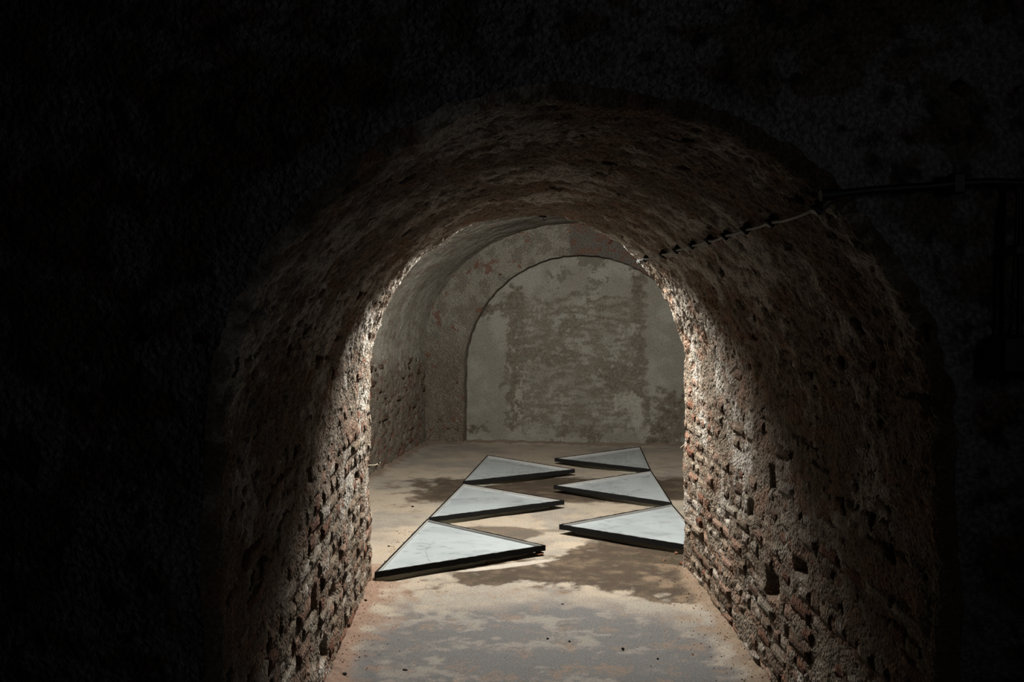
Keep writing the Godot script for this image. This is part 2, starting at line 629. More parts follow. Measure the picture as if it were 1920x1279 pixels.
func passage_point(s: float, t: float) -> Vector3:
	var f := prof(s)
	var end := d_in(f[0]) + n3.get_noise_2d(s * 5.0, 3.0) * 0.035 + n3.get_noise_2d(s * 17.0, 9.0) * 0.012
	var start := D0 - 0.005
	var d := start + (end - start) * t
	var q := Vector3(f[0], f[1], d)
	var big := n1.get_noise_3dv(q * 2.6)
	var mid := n2.get_noise_3dv(q * 13.0)
	var fine := n3.get_noise_3dv(q * 62.0)
	var pit := cell.get_noise_3dv(q * Vector3(26, 26, 20))       # -1 at the middle of a cell
	var hole := in_hole(s, d)
	var wall := 1.0 - sstep(0.9, 1.5, minf(f[1], 1.6))
	var deep := sstep(-0.55 - 0.07 * wall, -0.88, pit) * sstep(-0.2, 0.25, n2.get_noise_3dv(q * 6.0 + Vector3(40, 0, 0)))
	var out := big * 0.020 + mid * lerpf(0.014, 0.006, wall) + fine * 0.0036 - deep * 0.007 - hole * 0.05 - 0.001 - 0.0045 * wall
	# worn arrises at both mouths
	var e := minf((1.0 - t) * (end - start), t * (end - start))
	if e < 0.06:
		out -= 0.04 * pow(1.0 - e / 0.06, 2.0)
	var patch := n1.get_noise_3dv(q * 1.7 + Vector3(9, 4, 2)) + mid * 0.4
	var c := Color(0.225, 0.185, 0.145).lerp(Color(0.54, 0.505, 0.45), sstep(-0.12, 0.34, patch - wall * 0.22))
	var red := sstep(0.16 - 0.10 * wall, 0.34, n2.get_noise_3dv(q * Vector3(5.5, 7.5, 3.0) + Vector3(0, 50, 0)) - patch * 0.25)
	c = c.lerp(Color(0.28, 0.155, 0.105), red * 0.6)
	c = c.lerp(Color(0.13, 0.095, 0.07), clampf(deep * lerpf(0.85, 0.4, wall) + hole * 0.3, 0.0, 0.8))
	c = c.lerp(Color(0.19, 0.145, 0.105), sstep(0.10, 0.36, n2.get_noise_3dv(q * 3.4 + Vector3(70, 7, 0))) * 0.6)
	c = c.lerp(Color(0.12, 0.085, 0.06), sstep(0.14, 0.28, n2.get_noise_3dv(q * 10.0 + Vector3(0, 20, 60))) * 0.7 * (1.0 - 0.6 * wall))
	c_out = c
	return Vector3(f[0] + f[2] * out, f[1] + f[3] * out, -d)


func build_passage() -> void:
	var ts := PackedFloat32Array()
	var d := 0.0
	while d < 3.44:
		ts.append(d / 3.44)
		d += 0.011 if d < 2.3 else 0.0065
	ts.append(1.0)
	var parts := [["wall_left", -0.06, SPRING, "eroded brick and mortar left wall of the low passage", "wall"], ["ceiling_passage", SPRING, SLEN - SPRING, "rough lime washed brick barrel vault over the passage", "vault"], ["wall_right", SLEN - SPRING, SLEN + 0.06, "eroded brick and mortar right wall of the low passage", "wall"]]
	for k in 3:
		var s0: float = parts[k][1]
		var s1: float = parts[k][2]
		var nu := int((s1 - s0) / 0.0085) + 1
		var m := surf(nu, ts.size(), func(i: int, j: int) -> Vector3: return passage_point(s0 + (s1 - s0) * i / (nu - 1), ts[j]), true)
		var o := struct(parts[k][0], parts[k][3], parts[k][4], m, mats.masonry)
		if k == 1:
			vault_bricks(o)
		else:
			wall_bricks(o, k == 0)


func wall_bricks(parent: Node, left: bool) -> void:
	var along := Vector3(0, 0, -1)
	var out := Vector3(1, 0, 0) if left else Vector3(-1, 0, 0)
	var holes: Array = holes_left if left else holes_right
	var count := 0
	for row in 17:
		var h := 0.035 + row * 0.071
		var d := D0 + 0.05 + rng.randf() * 0.1
		var limit := d_in(-0.725 if left else 1.175) - 0.03
		while d < limit - 0.05:
			var full: float = 0.235 if row % 2 == 0 else 0.115
			full *= rng.randf_range(0.92, 1.06)
			full = minf(full, limit - d)
			var mid := d + full * 0.5
			d += full + 0.012
			var skip := rng.randf() < 0.15 + 0.25 * sstep(0.85, 1.2, h)
			for q in holes:
				if absf(mid - q[0]) < q[2] + full * 0.3 and absf(h - q[1]) < q[3] + 0.02:
					skip = true
			if skip or count >= 296 or full < 0.05:
				continue
			count += 1
			var lie := passage_offset(-0.725 if left else 1.175, h, mid)
			var x := (-0.725 if left else 1.175) + out.x * (lie + rng.randf_range(-0.006, 0.0025) - 0.002 * sstep(0.8, 1.2, h))
			lay_brick(parent, Vector3(x, h + rng.randf_range(-0.004, 0.004), -mid), along, out, full, 0.060 * rng.randf_range(0.9, 1.06), tone())


func passage_offset(x: float, y: float, d: float) -> float:
	return n1.get_noise_3dv(Vector3(x, y, d) * 2.6) * 0.020


func vault_bricks(parent: Node) -> void:
	var count := 0
	for row in 41:
		var s := SPRING + 0.03 + row * 0.0722
		var f := prof(s)
		var d := D0 + 0.06 + (0.12 if row % 2 == 0 else 0.0)
		var limit := d_in(f[0]) - 0.04
		while d < limit - 0.1:
			var full := minf(0.235 * rng.randf_range(0.9, 1.05), limit - d)
			var mid := d + full * 0.5
			d += full + 0.014
			if rng.randf() > (0.75 - 0.06 * minf(row, 40 - row) if minf(row, 40 - row) < 7 else 0.3) or count >= 290:
				continue
			count += 1
			var lie := passage_offset(f[0], f[1], mid) + rng.randf_range(-0.009, 0.001)
			lay_brick(parent, Vector3(f[0] + f[2] * lie, f[1] + f[3] * lie, -mid), Vector3(0, 0, -1), Vector3(f[2], f[3], 0), full, 0.06 * rng.randf_range(0.85, 1.05), [0, 1, 1, 0, 2, 1, 2, 3][rng.randi() % 8])


# ------------------------------------------------------------------ front room

func arch_out(s: float, x0: float, x1: float, y1: float) -> Vector2:
	# where the ray from the arch's centre through the profile point meets the wall's outline
	var f := prof(clampf(s, 0.0, SLEN))
	if s <= SPRING:
		return Vector2(x0, f[1])
	if s >= SLEN - SPRING:
		return Vector2(x1, f[1])
	var dir := Vector2(-f[2], -f[3])
	var t := 1e9
	if dir.x < -1e-4:
		t = minf(t, (x0 - CX) / dir.x)
	if dir.x > 1e-4:
		t = minf(t, (x1 - CX) / dir.x)
	if dir.y > 1e-4:
		t = minf(t, (y1 - SPRING) / dir.y)
	return Vector2(CX, SPRING) + dir * t


func build_entrance() -> void:
	var nu := 420
	var nv := 170
	var m := surf(nu, nv, func(i: int, j: int) -> Vector3: return front_point(-0.05 + (SLEN + 0.1) * i / (nu - 1), float(j) / (nv - 1)), false)
	var o := struct("wall_front", "dark patched plaster and brick wall around the passage mouth", "wall", m, mats.rough_plaster)
	for q in [[1800, 30, 0.2], [1880, 45, 0.13], [1855, 72, 0.16], [1690, 110, 0.12], [1880, 108, 0.22], [1850, 168, 0.2], [1862, 212, 0.1], [1700, 285, 0.12], [1840, 500, 0.2], [1890, 505, 0.14], [1850, 580, 0.16], [1780, 620, 0.12], [1860, 760, 0.2], [1880, 1010, 0.2], [1850, 1100, 0.16], [1900, 830, 0.14], [300, 250, 0.2], [360, 285, 0.18], [250, 420, 0.2], [160, 330, 0.22], [330, 620, 0.2], [90, 520, 0.2], [420, 120, 0.22], [1150, 60, 0.2], [1080, 120, 0.2]]:
		var x: float = (q[0] - 928.0) / 1867.0 * 2.62
		var y: float = 1.64 - (q[1] - 570.0) / 1867.0 * 2.62
		lay_brick(o, Vector3(x, y, -2.626 + front_relief(x, y)), Vector3(1, 0, 0), Vector3(0, 0, 1), q[2], 0.066, [3, 4, 3, 1][rng.randi() % 4])
	# the rest of the front room, behind the camera
	var slabs := [["wall_entrance_left", Vector3(-2.35, 1.65, -0.2), Vector3(0.3, 3.3, 5.4)], ["wall_entrance_right", Vector3(2.05, 1.65, -0.2), Vector3(0.3, 3.3, 5.4)], ["wall_entrance_back", Vector3(0.1, 1.65, 2.2), Vector3(4.6, 3.3, 0.3)], ["ceiling_entrance", Vector3(0.1, 3.4, -0.2), Vector3(5.2, 0.2, 5.4)]]
	for q in slabs:
		var b := struct(q[0], "dark plastered " + ("ceiling" if q[0].begins_with("ceiling") else "side wall") + " of the front room, out of view", "wall", box_mesh(q[2], 0.02), mat(Color(0.4, 0.38, 0.35), 0.95, "grain", "pits", 1.0, 1.5, false))
		b.position = q[1]


func front_relief(x: float, y: float) -> float:
	var q := Vector3(x, y, 20.0)
	return n1.get_noise_3dv(q * 1.6) * 0.02 + n2.get_noise_3dv(q * 7.0) * 0.009 + n3.get_noise_3dv(q * 40.0) * 0.002


func front_point(s: float, t: float) -> Vector3:
	var mouth := passage_point(s, 0.0)
	var a := Vector2(mouth.x, mouth.y)
	var b := arch_out(s, -2.25, 2.0, 3.35)
	b.y = maxf(b.y, -0.05)
	var u := t * t * 0.6 + t * 0.4
	var p := a.lerp(b, u)
	var q := Vector3(p.x, p.y, 20.0)
	var n := n2.get_noise_3dv(q * 2.3)
	var mid := n2.get_noise_3dv(q * 9.0)
	var c := Color(0.33, 0.32, 0.31).lerp(Color(0.20, 0.17, 0.145), sstep(-0.02, 0.14, n + mid * 0.35))
	c = c.lerp(Color(0.19, 0.10, 0.07), sstep(0.10, 0.26, n2.get_noise_3dv(q * Vector3(3.5, 6.0, 1) + Vector3(0, 0, 9)) + mid * 0.2) * 0.7)
	c = c.lerp(Color(0.05, 0.042, 0.036), sstep(0.22, 0.34, n2.get_noise_3dv(q * 11.0 + Vector3(5, 5, 5))) * 0.8)
	# smooth later render round the mouth
	c = c.lerp(Color(0.35, 0.345, 0.35), sstep(0.16, 0.04, u * 2.0 + mid * 0.12) * 0.8)
	c_out = c
	var weld := pow(clampf(1.0 - (p - a).length() / 0.06, 0.0, 1.0), 2.0)
	return Vector3(p.x, p.y, lerpf(-D0 + front_relief(p.x, p.y), mouth.z, weld))


# ------------------------------------------------------------------ chamber

func chamber(a: float, b: float, h: float) -> Vector3:
	# a across, b out from the end wall, h up
	return Vector3(0.98 + a * cos(TURN) - b * sin(TURN), h, -(11.45 - a * sin(TURN) - b * cos(TURN)))


func to_chamber(x: float, d: float) -> Vector2:
	var dx := x - 0.98
	var dd := 11.45 - d
	return Vector2(dx * cos(TURN) + dd * sin(TURN), -dx * sin(TURN) + dd * cos(TURN))


func b_near(a: float) -> float:
	return 5.475 - 0.3696 * a


func cprof(v: float) -> PackedFloat32Array:
	# chamber profile, v 0..1 left wall, 1..2 vault, 2..3 right wall: a, h, inward normal
	if v <= 1.0:
		return PackedFloat32Array([-A, v * CSPRING, 1, 0])
	if v >= 2.0:
		return PackedFloat32Array([A, (3.0 - v) * CSPRING, -1, 0])
	var g := PI * (2.0 - v)
	var n := Vector2(cos(g) / A, sin(g) / B).normalized()
	return PackedFloat32Array([A * cos(g), CSPRING + B * sin(g), -n.x, -n.y])


func chamber_point(v: float, t: float) -> Vector3:
	var f := cprof(v)
	var b := -0.02 + (b_near(f[0]) + 0.02) * t
	var q := Vector3(f[0] + 30.0, f[1], b)
	var big := n1.get_noise_3dv(q * 1.5)
	var mid := n2.get_noise_3dv(q * 8.0)
	var fine := n3.get_noise_3dv(q * 38.0)
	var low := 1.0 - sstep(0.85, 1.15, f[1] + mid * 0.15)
	var pit := sstep(-0.6, -0.92, cell.get_noise_3dv(q * Vector3(10, 13, 6.5)))
	var out := big * 0.018 + mid * 0.007 * (1.0 + low) + fine * 0.003 - pit * (0.005 + 0.02 * low)
	var c := Color(0.28, 0.266, 0.226).lerp(Color(0.215, 0.20, 0.165), sstep(-0.2, 0.3, big + mid * 0.3))
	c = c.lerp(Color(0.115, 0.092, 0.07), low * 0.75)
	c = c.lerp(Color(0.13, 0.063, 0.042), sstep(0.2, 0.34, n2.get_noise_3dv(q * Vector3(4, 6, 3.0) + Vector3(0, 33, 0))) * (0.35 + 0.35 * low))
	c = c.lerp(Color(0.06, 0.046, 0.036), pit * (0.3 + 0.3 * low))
	c_out = c
	return chamber(f[0] + f[2] * out, b, f[1] + f[3] * out)


func build_chamber() -> void:
	var nv := 300
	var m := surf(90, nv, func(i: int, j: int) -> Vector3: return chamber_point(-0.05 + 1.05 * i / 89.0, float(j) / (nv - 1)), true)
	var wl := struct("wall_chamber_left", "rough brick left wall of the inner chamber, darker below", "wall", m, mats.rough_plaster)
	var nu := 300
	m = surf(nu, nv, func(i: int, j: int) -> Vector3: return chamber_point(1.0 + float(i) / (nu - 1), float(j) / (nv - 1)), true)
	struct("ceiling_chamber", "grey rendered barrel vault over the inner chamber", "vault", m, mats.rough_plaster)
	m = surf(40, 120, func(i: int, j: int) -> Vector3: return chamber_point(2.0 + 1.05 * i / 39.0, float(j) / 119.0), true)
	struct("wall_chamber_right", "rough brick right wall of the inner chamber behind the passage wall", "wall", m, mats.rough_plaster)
	# bricks that still show in the foot of the left wall
	var count := 0
	for row in 14:
		var b := 0.05 + rng.randf() * 0.2
		while b < 2.6:
			var full := 0.23 * rng.randf_range(0.85, 1.05)
			if rng.randf() < 0.55:
				var h := 0.05 + row * 0.074
				count += 1
				lay_brick(wl, chamber(-A + rng.randf_range(-0.012, 0.002), b, h), chamber(0, 1, 0) - chamber(0, 0, 0), chamber(1, 0, 0) - chamber(0, 0, 0), full, 0.06, [0, 1, 1, 0, 1, 2][rng.randi() % 6], "dark_tones")
			b += full + 0.02
	# near wall of the chamber, round the inner mouth of the passage (seen only from inside)
	m = surf(160, 50, func(i: int, j: int) -> Vector3: return near_point(SLEN * i / 159.0, j / 49.0), true)
	struct("wall_chamber_near", "rendered wall of the chamber around the passage's inner mouth", "wall", m, mats.rough_plaster)
	# end wall with its blind arch
	m = surf(330, 60, func(i: int, j: int) -> Vector3: return end_point(i / 329.0, j / 59.0), true)
	var we := struct("wall_end", "plastered end wall with flaking patches framing the blind arch", "wall", m, mats.rough_plaster)
	for q in [[-0.98, 1.87, 0.10], [-1.02, 1.93, 0.08], [-0.95, 1.99, 0.09], [-1.04, 1.77, 0.07], [-1.66, 1.44, 0.06], [-1.64, 1.55, 0.05], [-1.6, 0.78, 0.1], [-1.47, 0.72, 0.12], [-1.55, 0.55, 0.08], [-1.47, 0.36, 0.09], [-1.62, 0.28, 0.12], [-1.5, 0.18, 0.14], [0.1, 2.42, 0.1], [0.32, 2.35, 0.11], [0.55, 2.24, 0.1], [0.8, 2.08, 0.1], [0.95, 1.98, 0.09], [0.2, 2.28, 0.09]]:
		lay_brick(we, chamber(q[0], -0.002 + end_relief(q[0], q[1]), q[1]), chamber(1, 0, 0) - chamber(0, 0, 0), chamber(0, 1, 0) - chamber(0, 0, 0), q[2], 0.06, [2, 2, 1][rng.randi() % 3], "dark_tones")
	m = surf(260, 26, func(i: int, j: int) -> Vector3: return reveal_point(i / 259.0, j / 25.0), true)
	struct("trim_1", "rough shallow reveal of the blind arch", "trim", m, mats.rough_plaster)
	m = surf(310, 240, func(i: int, j: int) -> Vector3: return back_point(-1.42 + 2.84 * i / 309.0, -0.04 + 2.32 * j / 239.0), false)
	struct("wall_back", "stained flaking plaster wall filling the blind arch", "wall", m, mats.plaster)


func near_point(s: float, t: float) -> Vector3:
	var f := prof(s)
	var p := Vector2(f[0] - f[2] * 0.05, f[1] - f[3] * 0.05)
	var d := d_in(p.x)
	var l := to_chamber(p.x, d)
	# outline: the chamber's profile at the near end
	var v := 0.0
	if s < SPRING:
		v = s / SPRING
	elif s > SLEN - SPRING:
		v = 2.0 + (s - SLEN + SPRING) / SPRING
	else:
		v = 1.0 + (s - SPRING) / (PI * R)
	var o := cprof(v)
	var a := lerpf(l.x, o[0], t)
	var h := lerpf(p.y, o[1], t)
	var q := Vector3(a, h, 50)
	c_out = Color(0.25, 0.23, 0.195).lerp(Color(0.17, 0.125, 0.09), sstep(0.0, 0.3, n2.get_noise_3dv(q * 3.0)))
	return chamber(a, b_near(a) + 0.02 - n2.get_noise_3dv(q * 4.0) * 0.01, h)


func rprof(v: float) -> PackedFloat32Array:
	# blind arch, v 0..1 foot to foot
	var len := RSPRING * 2.0 + PI * RA
	var s := v * len
	if s < RSPRING:
		return PackedFloat32Array([-RA, s, 1, 0])
	if s > len - RSPRING:
		return PackedFloat32Array([RA, len - s, -1, 0])
	var g := PI - (s - RSPRING) / RA
	return PackedFloat32Array([RA * cos(g), RSPRING + RA * sin(g), -cos(g), -sin(g)])


func end_relief(a: float, h: float) -> float:
	var q := Vector3(a + 7.0, h, 60.0)
	return n1.get_noise_3dv(q * 1.8) * 0.015 + n2.get_noise_3dv(q * 9.0) * 0.008


func end_point(v: float, t: float) -> Vector3:
	var f := rprof(v)
	var wob := n3.get_noise_2d(v * 40.0, 77.0) * 0.007
	var o: PackedFloat32Array
	var len := RSPRING * 2.0 + PI * RA
	var s := v * len
	if s < RSPRING:
		o = PackedFloat32Array([-A - 0.03, s * 1.15 / 0.85])
	elif s > len - RSPRING:
		o = PackedFloat32Array([A + 0.03, (len - s) * 1.15 / 0.85])
	else:
		var g := PI - (s - RSPRING) / RA
		o = PackedFloat32Array([(A + 0.03) * cos(g), CSPRING + (B + 0.03) * sin(g)])
	var a := lerpf(f[0] + f[2] * wob, o[0], t)
	var h := lerpf(f[1] + f[3] * wob, o[1], t)
	var q := Vector3(a + 7.0, h, 60.0)
	var mid := n2.get_noise_3dv(q * 6.0)
	var fine := n2.get_noise_3dv(q * 24.0)
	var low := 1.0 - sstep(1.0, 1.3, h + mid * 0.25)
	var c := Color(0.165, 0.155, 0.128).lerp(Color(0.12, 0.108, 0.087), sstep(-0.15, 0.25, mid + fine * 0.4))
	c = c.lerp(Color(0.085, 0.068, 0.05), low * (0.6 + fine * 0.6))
	# bare zone right of the crown, where the render has come off
	var bare := sstep(-0.02, 0.03, a + 0.13 + fine * 0.05) * sstep(2.0, 2.1, h + a * 0.3 + fine * 0.1)
	c = c.lerp(Color(0.075, 0.068, 0.057).lerp(Color(0.09, 0.052, 0.038), sstep(0.12, 0.25, n2.get_noise_3dv(q * 9.0 + Vector3(0, 9, 0)))), bare * 0.9)
	c = c.lerp(Color(0.11, 0.052, 0.035), sstep(0.36, 0.43, n2.get_noise_3dv(q * 5.0 + Vector3(12, 0, 3)) + fine * 0.15) * 0.8)
	c_out = c
	return chamber(a, end_relief(a, h) + 0.002 * fine, h)


func reveal_point(v: float, t: float) -> Vector3:
	var f := rprof(v)
	var wob := n3.get_noise_2d(v * 40.0, 77.0) * 0.007 + n2.get_noise_3d(v * 60.0, t * 5.0, 3.0) * 0.007 - 0.003 * (1.0 - t)
	c_out = Color(0.15, 0.13, 0.104).lerp(Color(0.095, 0.075, 0.056), sstep(-0.1, 0.3, n2.get_noise_3d(v * 45.0, t * 4.0, 8.0)))
	return chamber(f[0] + f[2] * wob, 0.012 - t * (RDEEP + 0.04), f[1] + f[3] * wob)


func box_stain(u: float, v: float, u0: float, u1: float, v0: float, v1: float, soft: float) -> float:
	return minf(minf(sstep(-soft, soft, u - u0), sstep(-soft, soft, u1 - u)), minf(sstep(-soft, soft, v - v0), sstep(-soft, soft, v1 - v)))


func back_point(a: float, h: float) -> Vector3:
	var u := a + RA
	var q := Vector3(u, h, 90.0)
	var big := n1.get_noise_3dv(q * 2.0)
	var mid := n2.get_noise_3dv(q * 7.0)
	var fine := n2.get_noise_3dv(q * 26.0)
	var bed := n2.get_noise_3d(u * 3.5, h * 15.0, 91.0)      # the beds of the blocks behind show as level bands
	var wu := u + mid * 0.13 + fine * 0.03
	var wh := h + n2.get_noise_3dv(q * 7.0 + Vector3(3, 8, 0)) * 0.12 + fine * 0.02
	var c := Color(0.180, 0.174, 0.150).lerp(Color(0.142, 0.136, 0.115), sstep(-0.3, 0.35, big + mid * 0.3))
	# where the plaster has gone between and beside the two posts
	var want := -0.5
	want = maxf(want, 0.48 * box_stain(wu, wh, 0.58, 2.02, 0.12, 1.72, 0.12) - 0.38)
	want = maxf(want, 0.85 * box_stain(wu, wh, 0.48, 0.70, 0.15, 1.85, 0.08) - 0.42)
	want = maxf(want, 0.82 * box_stain(wu, wh, 1.90, 2.10, 0.55, 2.02, 0.08) - 0.40)
	want = maxf(want, 0.95 * box_stain(wu, wh, 1.48, 1.95, 0.58, 0.98, 0.12) - 0.45)
	want = maxf(want, 0.85 * box_stain(wu, wh, 0.66, 1.36, 0.92, 1.12, 0.06) - 0.45)
	want = maxf(want, 0.95 * box_stain(wu, wh, 1.06, 1.32, 1.30, 1.46, 0.05) - 0.42)
	want = maxf(want, 0.85 * box_stain(wu, wh, 0.20, 0.58, 1.53, 1.64, 0.04) - 0.40)
	want = maxf(want, 0.90 * box_stain(wu, wh, 1.36, 1.56, 0.05, 0.24, 0.04) - 0.42)
	want = maxf(want, 0.85 * box_stain(wu, wh, 1.00, 1.22, 0.06, 0.2, 0.04) - 0.45)
	want = maxf(want, 0.80 * box_stain(wu, wh, 2.12, 2.72, 0.0, 0.62, 0.14) - 0.44)
	want = maxf(want, 0.80 * box_stain(wu, wh, 0.03, 0.24, 0.08, 0.2, 0.04) - 0.42)
	want = maxf(want, 0.65 * box_stain(wu, wh, 0.9, 1.9, 1.36, 1.44, 0.05) - 0.40)
	want = maxf(want, 0.60 * box_stain(wu, wh, 1.1, 2.1, 1.68, 1.76, 0.04) - 0.40)
	var gone := sstep(-0.12, 0.20, want + bed * 0.48 + fine * 0.44 + mid * 0.34 - 0.05)
	c = c.lerp(Color(0.056, 0.047, 0.034).lerp(Color(0.095, 0.082, 0.063), sstep(-0.2, 0.3, fine)), gone * (0.85 + 0.3 * mid))
	c = c.lerp(Color(0.13, 0.119, 0.097), 0.45 * box_stain(wu, wh, 0.5, 2.1, 0.05, 1.75, 0.15) * sstep(-0.3, 0.3, mid + fine * 0.5 + bed * 0.4))
	var olive := sstep(0.3, 0.7, box_stain(wu + fine * 0.08, wh + fine * 0.06, 1.34, 1.66, 2.06, 2.3, 0.03) + 0.0)
	olive = maxf(olive, sstep(0.35, 0.7, box_stain(wu + fine * 0.1, wh + fine * 0.08, 1.0, 1.24, 1.94, 2.02, 0.03)))
	olive = maxf(olive, sstep(0.35, 0.7, box_stain(wu + fine * 0.1, wh + fine * 0.08, 1.4, 1.62, 1.82, 1.9, 0.03)))
	c = c.lerp(Color(0.085, 0.08, 0.064), olive * 0.85)
	# whiter scars of lime along the right post and foot
	var scar := maxf(box_stain(wu, wh, 0.62, 0.68, 0.2, 0.85, 0.02), maxf(box_stain(wu, wh, 1.75, 2.05, 0.42, 0.60, 0.05), box_stain(wu, wh, 1.95, 2.08, 0.2, 0.6, 0.04)))
	c = c.lerp(Color(0.225, 0.22, 0.19), sstep(0.25, 0.6, scar * 0.6 + fine * 0.5 + mid * 0.3) * 0.75)
	# a few scratched lines
	for l in [[1.24, 1.55, 1.95, 1.42], [1.52, 1.55, 1.75, 1.62], [1.16, 1.62, 1.28, 1.5]]:
		var p := Vector2(u, h + fine * 0.02)
		var w := p.distance_to(Geometry2D.get_closest_point_to_segment(p, Vector2(l[0], l[1]), Vector2(l[2], l[3])))
		if w < 0.009:
			c = c.lerp(Color(0.08, 0.068, 0.05), 0.7)
	c_out = c
	return chamber(a, -RDEEP + big * 0.012 + mid * 0.003 - gone * 0.006 + fine * 0.0015, h)


# ------------------------------------------------------------------ glass panels

func inset(t: Array, by: float) -> Array:
	# triangle with every edge moved inward
	var ctr: Vector2 = (t[0] + t[1] + t[2]) / 3.0
	var lines := []
	for k in 3:
		var a: Vector2 = t[k]
		var b: Vector2 = t[(k + 1) % 3]
		var n := (b - a).orthogonal().normalized()
		if n.dot(ctr - a) < 0:
			n = -n
		lines.append([a + n * by, b - a])
	var out := []
	for k in 3:
		var l: Array = lines[(k + 2) % 3]
		var r: Array = lines[k]
		out.append(Geometry2D.line_intersects_line(l[0], l[1], r[0], r[1]))
	return out


func strip(a0: Vector2, a1: Vector2, b0: Vector2, b1: Vector2, y0: float, y1: float, rough: float, sd: float) -> ArrayMesh:
	# a bar between two lines in plan, from y0 up to an uneven y1
	var n := 44
	var rings := []
	for i in n:
		var t := float(i) / (n - 1)
		var a := a0.lerp(a1, t)
		var b := b0.lerp(b1, t)
		var j := n2.get_noise_2d(t * 22.0, sd) * rough
		var w := n2.get_noise_2d(t * 17.0, sd + 9.0) * rough * 0.6
		var o := (a - b).normalized() * w
		rings.append([Vector3(a.x + o.x, y0 + j * 0.8, -a.y - o.y), Vector3(a.x + o.x, y1 + j - 0.001, -a.y - o.y), Vector3(a.x, y1 + j, -a.y).lerp(Vector3(b.x, y1 + j, -b.y), 0.3), Vector3(b.x, y1 + j * 0.7 - 0.0005, -b.y), Vector3(b.x, y0, -b.y)])
	var st := SurfaceTool.new()
	st.begin(Mesh.PRIMITIVE_TRIANGLES)
	st.set_smooth_group(-1)
	for i in n - 1:
		for k in 5:
			var k1 := (k + 1) % 5
			for q in [[i, k], [i + 1, k], [i + 1, k1], [i, k], [i + 1, k1], [i, k1]]:
				st.add_vertex(rings[q[0]][q[1]])
	for e in [0, n - 1]:
		for k in range(1, 4):
			st.add_vertex(rings[e][0])
			st.add_vertex(rings[e][k])
			st.add_vertex(rings[e][k + 1])
	st.generate_normals()
	return st.commit()


func slab(t: Array, y0: float, y1: float) -> ArrayMesh:
	var st := SurfaceTool.new()
	st.begin(Mesh.PRIMITIVE_TRIANGLES)
	st.set_smooth_group(-1)
	var pts := PackedVector3Array()
	for q in t:
		pts.append(Vector3(q.x, y0, -q.y))
		pts.append(Vector3(q.x, y1, -q.y))
	var mid := Vector3.ZERO
	for q in pts:
		mid += q / 6.0
	hull(st, pts, mid)
	st.generate_normals()
	return st.commit()


func pane_mesh(t: Array, y: float, thick: float, sd: float) -> ArrayMesh:
	# sheet with its back colour and the dirt lying on it
	var n := 70
	var p := PackedVector3Array()
	var nn := PackedVector3Array()
	var c := PackedColorArray()
	var idx := PackedInt32Array()
	var at := {}
	for i in n + 1:
		for j in n + 1 - i:
			var u := float(i) / n
			var v := float(j) / n
			var q: Vector2 = t[0] + (t[1] - t[0]) * u + (t[2] - t[0]) * v
			var big := n1.get_noise_3d(q.x * 1.6, sd, q.y * 2.4)
			var mid := n2.get_noise_3d(q.x * 6.0, sd + 3.0, q.y * 11.0)
			var k := Color(0.235, 0.260, 0.272).lerp(Color(0.200, 0.225, 0.236), sstep(-0.2, 0.4, big))
			k = k.lerp(Color(0.12, 0.132, 0.13), sstep(0.16, 0.42, mid + big * 0.3 - 0.05) * 0.45)
			at[i * 1000 + j] = p.size()
			p.append(Vector3(q.x, y, -q.y))
			nn.append(Vector3.UP)
			c.append(k)
	var ccw: bool = (t[1] - t[0]).cross(t[2] - t[0]) > 0
	for i in n:
		for j in n - i:
			var a: int = at[i * 1000 + j]
			var b: int = at[(i + 1) * 1000 + j]
			var d: int = at[i * 1000 + j + 1]
			idx.append_array(PackedInt32Array([a, d, b] if ccw else [a, b, d]))
			if j < n - i - 1:
				var e: int = at[(i + 1) * 1000 + j + 1]
				idx.append_array(PackedInt32Array([b, d, e] if ccw else [b, e, d]))
	# edges and underside
	for k in 3:
		var a: Vector2 = t[k]
		var b: Vector2 = t[(k + 1) % 3]
		var o := p.size()
		var nr := (b - a).orthogonal().normalized()
		for q in [[a, 0.0], [b, 0.0], [b, thick], [a, thick]]:
			p.append(Vector3(q[0].x, y - q[1], -q[0].y))
			nn.append(Vector3(nr.x, 0, -nr.y))
			c.append(Color(0.4, 0.45, 0.45))
		idx.append_array(PackedInt32Array([o, o + 1, o + 2, o, o + 2, o + 3]))
	var o2 := p.size()
	for k in 3:
		p.append(Vector3(t[k].x, y - thick, -t[k].y))
		nn.append(Vector3.DOWN)
		c.append(Color(0.4, 0.45, 0.45))
	idx.append_array(PackedInt32Array([o2, o2 + 1, o2 + 2]))
	return pack(p, nn, c, idx)


